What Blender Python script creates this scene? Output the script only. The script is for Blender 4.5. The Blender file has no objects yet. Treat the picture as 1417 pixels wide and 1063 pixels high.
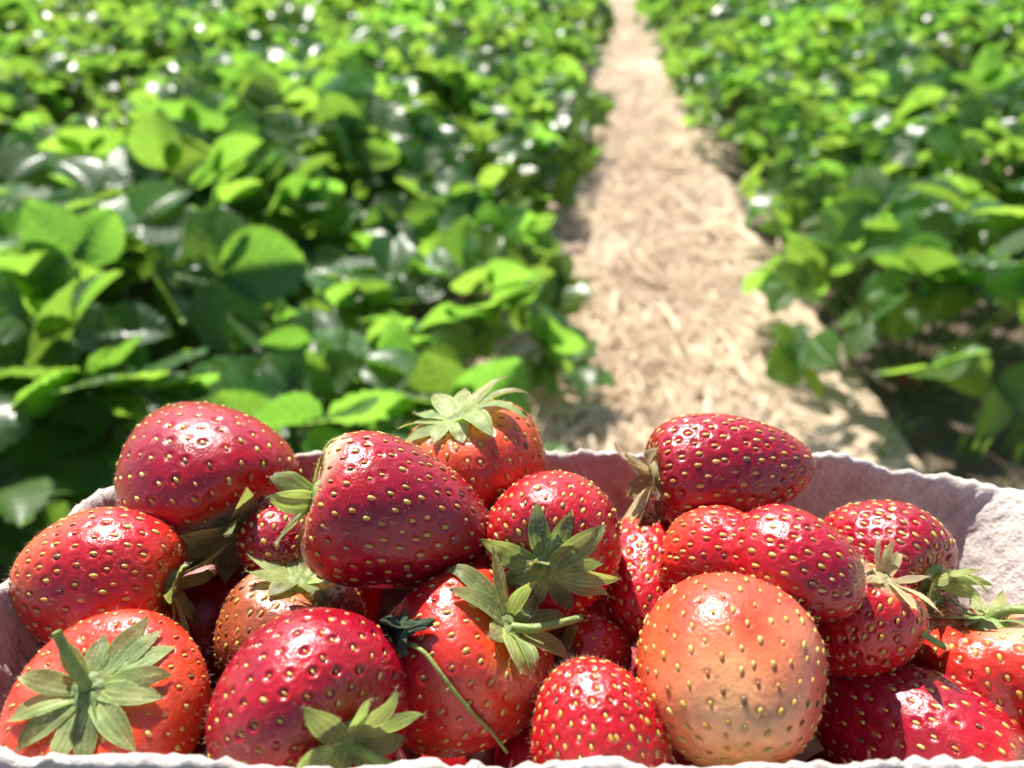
import bpy, math, random
import numpy as np
from mathutils import Matrix, Vector, noise as mnoise
from mathutils.kdtree import KDTree

# ------------------------------------------------------------------ camera
scene = bpy.context.scene
col = scene.collection
CAM_H = 0.70
PITCH = math.radians(31.5)
LENS = 26.0
FPX = 1417 * LENS / 36.0                 # focal length in photo pixels
SP, CP = math.sin(PITCH), math.cos(PITCH)
CAM = np.array([0, 0, CAM_H])
RIGHT = np.array([1.0, 0, 0]); UP = np.array([0, SP, CP]); FWD = np.array([0, CP, -SP])
cam_data = bpy.data.cameras.new('camera')
cam_data.lens = LENS; cam_data.sensor_width = 36.0
cam_data.clip_start = 0.01; cam_data.clip_end = 900
cam_data.dof.use_dof = True
cam_data.dof.focus_distance = 0.158
cam_data.dof.aperture_fstop = 11.6
cam = bpy.data.objects.new('camera', cam_data); col.objects.link(cam)
cam.location = (0, 0, CAM_H)
cam.rotation_euler = (math.pi / 2 - PITCH, 0, 0)
scene.camera = cam

# ------------------------------------------------------------------ light
SUN_EL, SUN_AZ = math.radians(52), math.radians(-21)      # azimuth from +Y, negative = to the left
world = bpy.data.worlds.new('World'); scene.world = world; world.use_nodes = True
wn = world.node_tree.nodes; wl = world.node_tree.links
sky = wn.new('ShaderNodeTexSky'); sky.sky_type = 'NISHITA'; sky.sun_disc = False
sky.sun_elevation = SUN_EL; sky.sun_rotation = SUN_AZ
wn['Background'].inputs['Strength'].default_value = 0.078
wl.new(sky.outputs[0], wn['Background'].inputs['Color'])
sun_data = bpy.data.lights.new('sun', 'SUN'); sun_data.energy = 5.0; sun_data.angle = math.radians(0.55)
sun_data.color = (1.0, 0.95, 0.87)
sun = bpy.data.objects.new('sun', sun_data); col.objects.link(sun)
sd = Vector((math.sin(SUN_AZ) * math.cos(SUN_EL), math.cos(SUN_AZ) * math.cos(SUN_EL), math.sin(SUN_EL)))
sun.rotation_euler = sd.to_track_quat('Z', 'Y').to_euler()
sun.location = sd * 20

vs = scene.view_settings
vs.view_transform = 'Standard'; vs.look = 'None'; vs.gamma = 1.0; vs.use_curve_mapping = False
vs.exposure = 1.2
scene.cycles.use_denoising = True
scene.cycles.sample_clamp_indirect = 6.0
scene.cycles.max_bounces = 10
scene.cycles.transparent_max_bounces = 8
scene.cycles.caustics_reflective = False; scene.cycles.caustics_refractive = False

rng = np.random.default_rng(11)
random.seed(5)

# ------------------------------------------------------------------ helpers
def ray(x, y):
    return (x - 708.5) / FPX * RIGHT - (y - 531.5) / FPX * UP + FWD
def at(x, y, z):
    return CAM + ray(x, y) * z
def on_ground(x, y, h=0.0):
    d = ray(x, y); k = (h - CAM_H) / d[2]
    return CAM + d * k
def tag(o, label=None, cat=None, group=None, kind=None):
    if label: o['label'] = label
    if cat: o['category'] = cat
    if group: o['group'] = group
    if kind: o['kind'] = kind
    return o
def mesh(name, verts, faces, mats, smooth=True, colors=None, fmat=None):
    me = bpy.data.meshes.new(name)
    v = np.asarray(verts, dtype=np.float64)
    if isinstance(faces, np.ndarray):
        nf, k = faces.shape
        me.vertices.add(len(v)); me.vertices.foreach_set('co', v.astype(np.float32).ravel())
        me.loops.add(nf * k); me.loops.foreach_set('vertex_index', faces.astype(np.int32).ravel())
        me.polygons.add(nf); me.polygons.foreach_set('loop_start', np.arange(0, nf * k, k, dtype=np.int32))
        me.update(calc_edges=True)
    else:
        me.from_pydata(v.tolist(), [], faces)
    for m in (mats if isinstance(mats, (list, tuple)) else [mats]):
        me.materials.append(m)
    if smooth:
        me.polygons.foreach_set('use_smooth', np.ones(len(me.polygons), dtype=bool))
    if fmat is not None:
        me.polygons.foreach_set('material_index', np.asarray(fmat, dtype=np.int32))
    if colors is not None:
        a = me.attributes.new('Col', 'FLOAT_COLOR', 'POINT')
        c = np.ones((len(v), 4), dtype=np.float32); c[:, :3] = colors
        a.data.foreach_set('color', c.ravel())
    me.update()
    return me
def obj(name, me, parent=None, mat=None):
    o = bpy.data.objects.new(name, me); col.objects.link(o)
    if parent is not None: o.parent = parent
    if mat is not None: o.matrix_basis = mat
    return o
def empty(name, mat=None, parent=None):
    o = bpy.data.objects.new(name, None); col.objects.link(o)
    o.empty_display_size = 0.01
    if parent is not None: o.parent = parent
    if mat is not None: o.matrix_basis = mat
    return o
def grid_faces(nu, nv, wrap=False):
    i = np.arange(nu - 1)[:, None]; j = np.arange(nv if wrap else nv - 1)[None, :]
    j2 = (j + 1) % nv
    return np.stack([i * nv + j, (i + 1) * nv + j, (i + 1) * nv + j2, i * nv + j2], -1).reshape(-1, 4)
def tube(points, radii, n=8, cap=True):
    P = np.asarray(points, float); R = np.broadcast_to(np.asarray(radii, float), (len(P),))
    T = np.gradient(P, axis=0); T /= np.linalg.norm(T, axis=1)[:, None]
    up = np.array([0, 0, 1.0]) if abs(T[0][2]) < .9 else np.array([1.0, 0, 0])
    V = []
    for p, r, t in zip(P, R, T):
        a = np.cross(t, up); a /= np.linalg.norm(a); b = np.cross(t, a)
        th = np.linspace(0, 2 * np.pi, n, endpoint=False)
        V.append(p + r * (np.cos(th)[:, None] * a + np.sin(th)[:, None] * b))
    V = np.vstack(V); F = grid_faces(len(P), n, True).tolist()
    if cap:
        F.append(list(range(n))[::-1]); F.append([len(V) - n + k for k in range(n)])
    return V, F
def merge(parts):
    V = []; F = []; k = 0
    for v, f in parts:
        V.append(np.asarray(v)); F += [[a + k for a in q] for q in (f.tolist() if isinstance(f, np.ndarray) else f)]; k += len(v)
    return np.vstack(V), F
class Lumps:                                   # smooth random field: sum of sines
    def __init__(s, freq, n=9, seed=0):
        r = np.random.default_rng(seed); d = r.normal(size=(n, 3)); d /= np.linalg.norm(d, axis=1)[:, None]
        s.k = d * freq * r.uniform(.6, 1.5, (n, 1)); s.p = r.uniform(0, 6.28, n); s.n = n
    def __call__(s, p):
        return np.sin(p @ s.k.T + s.p).sum(1) / math.sqrt(s.n)

# ------------------------------------------------------------------ materials
def material(name):
    m = bpy.data.materials.new(name); m.use_nodes = True
    nt = m.node_tree; nt.nodes.clear()
    out = nt.nodes.new('ShaderNodeOutputMaterial')
    return m, nt, nt.nodes, nt.links, out
def principled(nodes, **kw):
    b = nodes.new('ShaderNodeBsdfPrincipled')
    for k, v in kw.items():
        b.inputs[k.replace('_', ' ')].default_value = v
    return b
def ramp(nodes, stops):
    r = nodes.new('ShaderNodeValToRGB'); e = r.color_ramp.elements
    while len(e) < len(stops): e.new(0.5)
    for k, (p, c) in enumerate(stops):
        e[k].position = p; e[k].color = (*c, 1)
    return r
def tex_noise(nodes, links, scale, detail=3, rough=.55, coord='Object'):
    tc = nodes.new('ShaderNodeTexCoord'); n = nodes.new('ShaderNodeTexNoise')
    n.inputs['Scale'].default_value = scale; n.inputs['Detail'].default_value = detail; n.inputs['Roughness'].default_value = rough
    links.new(tc.outputs[coord], n.inputs['Vector'])
    return n
def bump(nodes, links, height, strength, dist, bsdf):
    b = nodes.new('ShaderNodeBump'); b.inputs['Strength'].default_value = strength; b.inputs['Distance'].default_value = dist
    links.new(height, b.inputs['Height']); links.new(b.outputs[0], bsdf.inputs['Normal'])
    return b
def mixcol(nodes, links, blend, fac, a, b):
    m = nodes.new('ShaderNodeMix'); m.data_type = 'RGBA'; m.blend_type = blend
    for s, v in ((m.inputs[0], fac), (m.inputs[6], a), (m.inputs[7], b)):
        if hasattr(v, 'is_output'): links.new(v, s)
        elif isinstance(v, (int, float)): s.default_value = v
        else: s.default_value = (*v, 1)
    return m.outputs[2]

def mat_flesh():
    m, nt, N, L, out = material('strawberry_flesh')
    at_ = N.new('ShaderNodeAttribute'); at_.attribute_name = 'Col'
    n1 = tex_noise(N, L, 420, 4); r1 = ramp(N, [(.3, (.78, .78, .78)), (.75, (1.12, 1.12, 1.12))])
    L.new(n1.outputs[0], r1.inputs[0])
    c = mixcol(N, L, 'MULTIPLY', 1.0, at_.outputs['Color'], r1.outputs[0])
    n5 = tex_noise(N, L, 1100, 3, .7); n6 = tex_noise(N, L, 120, 3); mm = N.new('ShaderNodeMath'); mm.operation = 'MULTIPLY'
    L.new(n5.outputs[0], mm.inputs[0]); L.new(n6.outputs[0], mm.inputs[1])
    r5 = ramp(N, [(.36, (0, 0, 0)), (.46, (.3, .3, .3))]); L.new(mm.outputs[0], r5.inputs[0])
    c = mixcol(N, L, 'MIX', r5.outputs[0], c, (.16, .055, .03))
    n7 = tex_noise(N, L, 330, 5, .7); r7 = ramp(N, [(.63, (0, 0, 0)), (.76, (.18, .18, .18))]); L.new(n7.outputs[0], r7.inputs[0])
    c = mixcol(N, L, 'MIX', r7.outputs[0], c, (.72, .30, .20))
    b = principled(N, Roughness=.3, Subsurface_Weight=.42, Subsurface_Scale=.0024, Coat_Weight=.28, Coat_Roughness=.10, Specular_IOR_Level=.46)
    b.inputs['Subsurface Radius'].default_value = (1.0, .22, .12)
    L.new(c, b.inputs['Base Color'])
    rr = ramp(N, [(.35, (.22, .22, .22)), (.7, (.42, .42, .42))]); n3 = tex_noise(N, L, 150, 3); L.new(n3.outputs[0], rr.inputs[0])
    L.new(rr.outputs[0], b.inputs['Roughness'])
    n2 = tex_noise(N, L, 1500, 3, .6); bump(N, L, n2.outputs[0], .30, .0006, b)
    n4 = tex_noise(N, L, 700, 2); bb = N.new('ShaderNodeBump'); bb.inputs['Strength'].default_value = .26; bb.inputs['Distance'].default_value = .0006
    L.new(n4.outputs[0], bb.inputs['Height']); L.new(bb.outputs[0], b.inputs['Coat Normal'])
    L.new(b.outputs[0], out.inputs[0]); return m
def mat_seed():
    m, nt, N, L, out = material('achene')
    oi = N.new('ShaderNodeObjectInfo')
    r = ramp(N, [(0, (.32, .10, .03)), (.15, (.50, .24, .05)), (.4, (.62, .38, .09)), (.58, (.56, .42, .13)), (.72, (.40, .35, .07)), (.86, (.55, .28, .06)), (.94, (.26, .14, .05)), (1, (.10, .06, .04))])
    L.new(oi.outputs['Random'], r.inputs[0])
    n = tex_noise(N, L, 900, 2); r2 = ramp(N, [(.3, (.7, .66, .6)), (.7, (1.1, 1.1, 1.1))]); L.new(n.outputs[0], r2.inputs[0])
    c = mixcol(N, L, 'MULTIPLY', 1.0, r.outputs[0], r2.outputs[0])
    b = principled(N, Roughness=.32, Subsurface_Weight=.15, Subsurface_Scale=.0008); L.new(c, b.inputs['Base Color'])
    L.new(b.outputs[0], out.inputs[0]); return m
def mat_leafy(name, refl, trans, fac, rough, rnd=.25, vein=None, bumpy=.3, scale=60, coord='Object', spec=.5, attr=False, veins=False):
    m, nt, N, L, out = material(name)
    oi = N.new('ShaderNodeObjectInfo')
    n = tex_noise(N, L, scale, 3, coord=coord)
    hs = N.new('ShaderNodeHueSaturation')
    mr = N.new('ShaderNodeMapRange'); mr.inputs['To Min'].default_value = 1 - rnd; mr.inputs['To Max'].default_value = 1 + rnd
    L.new(oi.outputs['Random'], mr.inputs['Value']); L.new(mr.outputs[0], hs.inputs['Value'])
    mh = N.new('ShaderNodeMapRange'); mh.inputs['To Min'].default_value = .487; mh.inputs['To Max'].default_value = .515
    ml = N.new('ShaderNodeMath'); ml.operation = 'MULTIPLY'; ml.inputs[1].default_value = 7.31
    mf = N.new('ShaderNodeMath'); mf.operation = 'FRACT'
    L.new(oi.outputs['Random'], ml.inputs[0]); L.new(ml.outputs[0], mf.inputs[0]); L.new(mf.outputs[0], mh.inputs['Value']); L.new(mh.outputs[0], hs.inputs['Hue'])
    r = ramp(N, [(.3, tuple(x * .75 for x in refl)), (.7, tuple(x * 1.2 for x in refl))]); L.new(n.outputs[0], r.inputs[0])
    L.new(r.outputs[0], hs.inputs['Color'])
    hs2 = N.new('ShaderNodeHueSaturation'); L.new(mr.outputs[0], hs2.inputs['Value']); L.new(mh.outputs[0], hs2.inputs['Hue'])
    r2 = ramp(N, [(.3, tuple(x * .8 for x in trans)), (.7, tuple(x * 1.15 for x in trans))]); L.new(n.outputs[0], r2.inputs[0])
    L.new(r2.outputs[0], hs2.inputs['Color'])
    c1, c2 = hs.outputs[0], hs2.outputs[0]
    if attr:
        va = N.new('ShaderNodeAttribute'); va.attribute_name = 'Col'
        c1 = mixcol(N, L, 'MULTIPLY', 1.0, c1, va.outputs['Color']); c2 = mixcol(N, L, 'MULTIPLY', 1.0, c2, va.outputs['Color'])
    height = n.outputs[0]
    if veins:                                     # side veins run in chevrons from the midrib (leaflet space)
        def mth(op, *a):
            q = N.new('ShaderNodeMath'); q.operation = op
            for k_, v_ in enumerate(a):
                if hasattr(v_, 'is_output'): L.new(v_, q.inputs[k_])
                else: q.inputs[k_].default_value = v_
            return q.outputs[0]
        tc = N.new('ShaderNodeTexCoord'); sx = N.new('ShaderNodeSeparateXYZ'); L.new(tc.outputs['Object'], sx.inputs[0])
        axx = mth('ABSOLUTE', sx.outputs[0]); wv = mth('COSINE', mth('MULTIPLY', mth('SUBTRACT', sx.outputs[1], mth('MULTIPLY', axx, .85)), 44.0))
        side = mth('SMOOTH_MIN', mth('MULTIPLY', mth('MAXIMUM', mth('SUBTRACT', wv, .80), 0.0), 5.0), 1.0, .1)
        mid_ = mth('MAXIMUM', mth('SUBTRACT', 1.0, mth('MULTIPLY', axx, 55.0)), 0.0)
        vf = mth('MINIMUM', mth('MAXIMUM', side, mid_), 1.0)
        c1 = mixcol(N, L, 'MIX', mth('MULTIPLY', vf, .55), c1, (.12, .20, .06)); c2 = mixcol(N, L, 'MULTIPLY', mth('MULTIPLY', vf, .6), c2, (.5, .62, .4))
        height = mth('ADD', mth('MULTIPLY', n.outputs[0], .4), mth('MULTIPLY', vf, -1.2))
    b = principled(N, Roughness=rough, Specular_IOR_Level=spec); L.new(c1, b.inputs['Base Color'])
    t = N.new('ShaderNodeBsdfTranslucent'); L.new(c2, t.inputs['Color'])
    bp = bump(N, L, height, bumpy, .001 if not veins else .0015, b)
    mx = N.new('ShaderNodeMixShader'); mx.inputs[0].default_value = fac
    L.new(b.outputs[0], mx.inputs[1]); L.new(t.outputs[0], mx.inputs[2]); L.new(mx.outputs[0], out.inputs[0])
    return m
def mat_plain(name, stops, scale, rough=.7, bscale=None, bstr=.4, bdist=.002, rnd=False, detail=5):
    m, nt, N, L, out = material(name)
    n = tex_noise(N, L, scale, detail, .6); r = ramp(N, stops); L.new(n.outputs[0], r.inputs[0])
    c = r.outputs[0]
    if rnd:
        oi = N.new('ShaderNodeObjectInfo'); r2 = ramp(N, [(0, (.75, .75, .75)), (1, (1.2, 1.2, 1.2))]); L.new(oi.outputs['Random'], r2.inputs[0])
        c = mixcol(N, L, 'MULTIPLY', 1.0, c, r2.outputs[0])
    b = principled(N, Roughness=rough); L.new(c, b.inputs['Base Color'])
    n2 = tex_noise(N, L, bscale or scale * 4, 5, .65); bump(N, L, n2.outputs[0], bstr, bdist, b)
    L.new(b.outputs[0], out.inputs[0]); return m
def mat_hair():
    m, nt, N, L, out = material('fine_hair')
    d = N.new('ShaderNodeBsdfDiffuse'); d.inputs[0].default_value = (.85, .62, .48, 1)
    t = N.new('ShaderNodeBsdfTranslucent'); t.inputs[0].default_value = (.9, .7, .55, 1)
    mx = N.new('ShaderNodeMixShader'); mx.inputs[0].default_value = .5
    L.new(d.outputs[0], mx.inputs[1]); L.new(t.outputs[0], mx.inputs[2]); L.new(mx.outputs[0], out.inputs[0]); return m
def mat_pulp():
    m, nt, N, L, out = material('moulded_pulp')
    n = tex_noise(N, L, 55, 6, .6); r = ramp(N, [(.25, (.62, .555, .49)), (.5, (.77, .70, .625)), (.8, (.85, .785, .71))]); L.new(n.outputs[0], r.inputs[0])
    nf = tex_noise(N, L, 900, 4, .7); rf = ramp(N, [(.3, (.88, .87, .87)), (.62, (1, 1, 1)), (.72, (1.06, 1.06, 1.06))]); L.new(nf.outputs[0], rf.inputs[0])
    c = mixcol(N, L, 'MULTIPLY', 1.0, r.outputs[0], rf.outputs[0])
    b = principled(N, Roughness=.92, Specular_IOR_Level=.2); L.new(c, b.inputs['Base Color'])
    n2 = tex_noise(N, L, 260, 8, .68); b1 = bump(N, L, n2.outputs[0], 1.0, .0032, b)
    n3 = tex_noise(N, L, 90, 7, .62); n3.noise_type = 'RIDGED_MULTIFRACTAL'; b2 = N.new('ShaderNodeBump'); b2.inputs['Strength'].default_value = .55; b2.inputs['Distance'].default_value = .0022
    L.new(n3.outputs[0], b2.inputs['Height']); L.new(b2.outputs[0], b1.inputs['Normal'])
    L.new(b.outputs[0], out.inputs[0]); return m

M = {}
M['flesh'] = mat_flesh(); M['seed'] = mat_seed(); M['hair'] = mat_hair(); M['pulp'] = mat_pulp()
M['sepal'] = mat_leafy('sepal_green', (.31, .41, .15), (.48, .62, .13), .40, .5, .2, scale=260, bumpy=.35, spec=.3, attr=True)
M['sepal_dry'] = mat_leafy('sepal_dry', (.46, .41, .22), (.58, .54, .25), .35, .65, .2, scale=260, bumpy=.4, spec=.2, attr=True)
M['sepal_dark'] = mat_leafy('sepal_dark', (.06, .085, .05), (.06, .09, .03), .2, .85, .15, scale=600, bumpy=.8, spec=.1)
M['sepal_pink'] = mat_leafy('sepal_pink', (.50, .20, .20), (.5, .2, .18), .3, .5, .1, scale=260)
M['stalk'] = mat_leafy('fresh_stalk', (.25, .33, .09), (.38, .5, .12), .3, .5, .1, scale=420, bumpy=.6)
M['leaf'] = mat_leafy('strawberry_leaf', (.045, .115, .025), (.285, .53, .055), .50, .34, .30, scale=45, bumpy=.4, spec=.45)
M['leaf_near'] = mat_leafy('strawberry_leaf_veined', (.045, .115, .025), (.285, .53, .055), .50, .34, .30, scale=14, bumpy=.6, spec=.45, veins=True)
M['petiole'] = mat_leafy('petiole', (.11, .17, .035), (.25, .4, .05), .25, .5, .2, scale=60)
M['grass'] = mat_leafy('grass_blade', (.07, .15, .03), (.3, .5, .06), .4, .45, .25, scale=40)
M['withered'] = mat_leafy('withered_leaf', (.16, .055, .03), (.3, .09, .04), .3, .6, .2, scale=60)
M['soil'] = mat_plain('field_soil', [(.3, (.055, .038, .025)), (.55, (.12, .085, .055)), (.8, (.22, .165, .105))], 9, .95, 60, .8, .02)
M['strawbed'] = mat_plain('straw_bed', [(.26, (.26, .18, .115)), (.44, (.58, .44, .31)), (.75, (.70, .56, .41))], 14, .9, 90, .9, .012)
M['straw'] = mat_plain('straw', [(.2, (.48, .35, .22)), (.5, (.72, .57, .41)), (.8, (.80, .68, .52))], 3.2, .55, 300, .2, .001)
M['wood'] = mat_plain('crate_wood', [(.3, (.26, .17, .10)), (.7, (.40, .29, .18))], 22, .75, 90, .4, .002, rnd=True)

# ------------------------------------------------------------------ ground
AZ = math.radians(6.7)                                   # heading of the rows, to the right of +Y
P0 = np.array([0.196, 0.592])                            # a point on the middle of the straw path
SD = np.array([math.sin(AZ), math.cos(AZ)]); TD = np.array([math.cos(AZ), -math.sin(AZ)])
def field(s, t):
    return P0 + SD * s + TD * t
def field_inv(x, y):
    d = np.array([x, y]) - P0; return d @ SD, d @ TD
g = mesh('ground', [(-300, -300, 0), (300, -300, 0), (300, 300, 0), (-300, 300, 0)], [(0, 1, 2, 3)], M['soil'], False)
tag(obj('ground', g), kind='structure')
def straw_path(tc, half, seed):
    ns, nt_ = 260, 25; l1 = Lumps(5, 8, seed); l2 = Lumps(26, 10, seed + 1)
    V = []
    for i, s in enumerate(np.linspace(-1.6, 30, ns) if True else []):
        for j in range(nt_):
            k = j / (nt_ - 1) * 2 - 1
            x, y = field(s, tc + k * (half + .05 * math.sin(s * 2.1 + seed) * 1.0))
            V.append((x, y, 0))
    V = np.array(V)
    k = np.abs(np.tile(np.linspace(-1, 1, nt_), ns))
    V[:, 2] = .006 + (1 - k ** 4) * np.maximum(.016 + .011 * l1(V) + .006 * l2(V), .002)
    return tag(obj('straw_path', mesh('straw_path', V, grid_faces(ns, nt_)[:, ::-1].copy(), M['strawbed'])), kind='structure')
PATHS = [(0.0, .34), (-1.64, .30), (1.46, .26), (-2.95, .28), (2.9, .28), (-4.4, .28), (-5.9, .28), (4.35, .28)]
for i, (tc, hw) in enumerate(PATHS):
    straw_path(tc, hw, 20 + i)

def straw_litter(name, tc, half, s0, s1, count, seed, label):
    r = np.random.default_rng(seed); V = []; F = []
    for k in range(count):
        s = s0 + (s1 - s0) * r.random() ** 1.6; t = tc + half * np.clip(r.normal() * .55, -1.25, 1.25)
        x, y = field(s, t); a = r.uniform(0, math.pi); ln = r.uniform(.025, .11); w = r.uniform(.0012, .0028)
        if r.random() < .16: ln *= 2.3; w *= 1.6
        z = .024 + r.random() * .02; tz = r.normal() * .12
        d = np.array([math.cos(a), math.sin(a), tz]); n = np.array([-math.sin(a), math.cos(a), 0]) * w
        c = np.array([x, y, z]); b = len(V); bend = np.array([0, 0, r.uniform(0, .006)]) + n * r.normal() * 3
        for q, off in ((-.5, 0), (0, 1), (.5, 0)):
            p = c + d * ln * q + bend * off
            V += [p - n, p + n * .2 + [0, 0, w], p + n]
        for i in range(2):
            o = b + i * 3
            F += [(o, o + 1, o + 4, o + 3), (o + 1, o + 2, o + 5, o + 4)]
    return tag(obj(name, mesh(name, V, F, M['straw'], False)), label, 'straw', kind='stuff')
straw_litter('loose_straw', 0, .27, -.5, 9, 9000, 3, 'loose dry straw strewn along the trodden path')
straw_litter('loose_straw', -1.64, .25, .2, 6, 2500, 4, 'loose dry straw in the narrow gap beside the bushy bed')

# ------------------------------------------------------------------ strawberry plants
def leaflet_geo(nu, nv, seed, fold=.22, curl=.22, teeth=True):
    r = np.random.default_rng(seed); V = []
    wmax = r.uniform(.42, .48); skew = r.normal() * .02; pl = r.uniform(.014, .026)
    for i in range(nu):
        t = i / (nu - 1)
        w = wmax * max(math.sin(math.pi * min(1, t ** .80)), 0) ** .62 * (1 - .10 * t) if 0 < t < 1 else .012
        for j in range(nv):
            s = j / (nv - 1) * 2 - 1
            tooth = 0
            if teeth and abs(s) == 1 and .2 < t: tooth = .024 if i % 2 else -.010
            x = s * (w + tooth) + skew * math.sin(t * 3); y = t + (abs(s) * .05 * math.sin(math.pi * t)) + (tooth * .7 if abs(s) == 1 else 0)
            z = fold * abs(s) * w / wmax * .42 - curl * (t - .25) ** 2 + pl * math.cos(2 * math.pi * (t * 6.5 - abs(s) * 1.6)) * min(1, abs(s) * 3) * (1 - t * .5)
            z += .03 * math.sin(s * 4 + seed) * abs(s)
            V.append((x, y, z))
    return np.array(V), grid_faces(nu, nv)[:, ::-1].copy()
def dew_material():
    m, nt, N, L, out = material('dew_drop')
    b = principled(N, Roughness=.18, Specular_IOR_Level=.9); b.inputs['Base Color'].default_value = (.25, .32, .2, 1)
    L.new(b.outputs[0], out.inputs[0]); return m
M['dew'] = dew_material()
def bead(c, r_):
    V = [c + r_ * np.array([math.cos(a) * math.sin(b), math.sin(a) * math.sin(b), math.cos(b)]) for b in (.02, .8, 1.57, 2.34, 3.12) for a in np.linspace(0, 2 * math.pi, 6, endpoint=False)]
    return np.array(V), grid_faces(5, 6, True)
LEAFLET = []; LEAFLET_MID = []; LEAFLET_LOW = []
for k in range(7):
    f_, c_ = [.18, .35, .1, .5, .25, -.1, .3][k], [.2, .35, .05, .25, .45, .15, -.12][k]
    v, f = leaflet_geo(25, 9, 40 + k, f_, c_)
    nleaf = len(f); geo = [(v, f)]
    if k in (1, 3, 4, 6):
        for i_ in range(7, 24, 2):
            for j_ in (0, 8):
                if rng.random() < .62: geo.append(bead(v[i_ * 9 + j_] + [0, 0, .004], rng.uniform(.007, .013)))
    v, f = merge(geo)
    LEAFLET.append(mesh('leaflet', v, f, [M['leaf_near'], M['dew']], fmat=[0] * nleaf + [1] * (len(f) - nleaf)))
    LEAFLET_MID.append(leaflet_geo(11, 5, 40 + k, f_, c_))
    LEAFLET_LOW.append(leaflet_geo(6, 3, 40 + k, f_, c_, False))

def leaf_specs(seed, count=44):
    """one plant: list of (petiole points, [(leaflet matrix, leaflet index)])"""
    r = np.random.default_rng(seed); out = []
    for k in range(count):
        u = (k + .5) / count
        az = k * 2.39996 + r.normal() * .3
        rad = (.03 + .235 * u ** .6) * r.uniform(.85, 1.12)
        h = (.285 - .165 * u ** 2.0) * r.uniform(.82, 1.12)
        base = np.array([math.cos(az) * .012, math.sin(az) * .012, -.005])
        tip = np.array([math.cos(az) * rad, math.sin(az) * rad, h])
        mid = (base + tip) / 2 + np.array([-math.cos(az), -math.sin(az), 0]) * rad * .12 + [0, 0, h * .10]
        pts = [base * (1 - q) ** 2 + 2 * mid * q * (1 - q) + tip * q * q for q in np.linspace(0, 1, 6)]
        # blade frame: Y outward, Z up, tilted
        tilt = -.22 + .6 * u + r.normal() * .6
        roll = r.normal() * .5
        B = Matrix.Translation(tip) @ Matrix.Rotation(az - math.pi / 2 + r.normal() * .25, 4, 'Z') @ Matrix.Rotation(-tilt, 4, 'X') @ Matrix.Rotation(roll, 4, 'Y')
        size = r.uniform(.062, .097) * (1.05 - .12 * u)
        ls = []
        for a, sc in ((0, 1.06), (1.32, .95), (-1.32, .95)):
            m = B @ Matrix.Rotation(a + r.normal() * .12, 4, 'Z') @ Matrix.Translation((0, .004, .001)) @ Matrix.Rotation(r.normal() * .17 + (.12 if a else .02), 4, 'X') @ Matrix.Rotation(r.normal() * .16, 4, 'Y') @ Matrix.Scale(size * sc * r.uniform(.92, 1.06), 4)
            ls.append((m, int(r.integers(7))))
        out.append((pts, ls))
    return out
def xf(m, v):
    m = np.array(m); return v @ m[:3, :3].T + m[:3, 3]
NVAR = 6
SPECS = [leaf_specs(100 + k) for k in range(NVAR)]
PETIOLE = [[mesh('petiole', *tube(p, np.linspace(.0024, .0014, 6), 6), M['petiole']) for p, ls in sp] for sp in SPECS]
MIDLEAF = []; FARPLANT = []
for sp in SPECS:
    row = []; allp = []
    for p, ls in sp:
        tv, tf = tube(p, np.linspace(.0024, .0014, 6), 4, False)
        geo = [(tv, tf)] + [(xf(m, LEAFLET_MID[i][0]), LEAFLET_MID[i][1]) for m, i in ls]
        v, f = merge(geo); nf = len(tf)
        row.append(mesh('leaf', v, f, [M['petiole'], M['leaf']], fmat=[0] * nf + [1] * (len(f) - nf)))
        allp.append(tube([p[0], p[2], p[5]], .0022, 3, False)); allp += [(xf(m, LEAFLET_LOW[i][0]), LEAFLET_LOW[i][1]) for m, i in ls]
    v, f = merge(allp); FARPLANT.append(mesh('strawberry_plant', v, f, M['leaf'])); MIDLEAF.append(row)

PLANT_LABEL = 'bushy green strawberry plant set back in the field rows, away from the straw path'
PLANT_GROUP = 'strawberry plants set back in the field rows'
def add_plant(x, y, rz, sc, var, lod, edging=False):
    m = Matrix.Translation((x, y, 0)) @ Matrix.Rotation(rz, 4, 'Z') @ Matrix.Scale(sc, 4)
    if lod == 2:
        p = obj('strawberry_plant', FARPLANT[var], None, m)
    else:
        p = empty('strawberry_plant', m)
        for k, (pts, ls) in enumerate(SPECS[var]):
            if lod == 1:
                obj('leaf', MIDLEAF[var][k], p)
            else:
                lf = obj('leaf', PETIOLE[var][k], p)
                for mm, i in ls:
                    obj('leaflet', LEAFLET[i], lf, mm)
    if edging: return tag(p, 'bushy green strawberry plant edging the open straw path beyond the punnet', 'plant', 'strawberry plants edging the straw path')
    return tag(p, PLANT_LABEL, 'plant', PLANT_GROUP)
def project(p):
    d = np.asarray(p) - CAM; z = d @ FWD
    return (708.5 + FPX * (d @ RIGHT) / z, 531.5 - FPX * (d @ UP) / z, z) if z > .05 else (0, 9999, z)
r = np.random.default_rng(77)
BED_LINES = [-.42, -.82, -1.20, .43, .91]
for per in (-1, -2, -3, 1, 2):
    BED_LINES += [per * 1.48 - .62, per * 1.48 - 1.05] if per < 0 else [per * 1.48 + .48, per * 1.48 + .96]
n_pl = [0, 0, 0]
CRATE = np.array([.012, .122])
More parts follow.
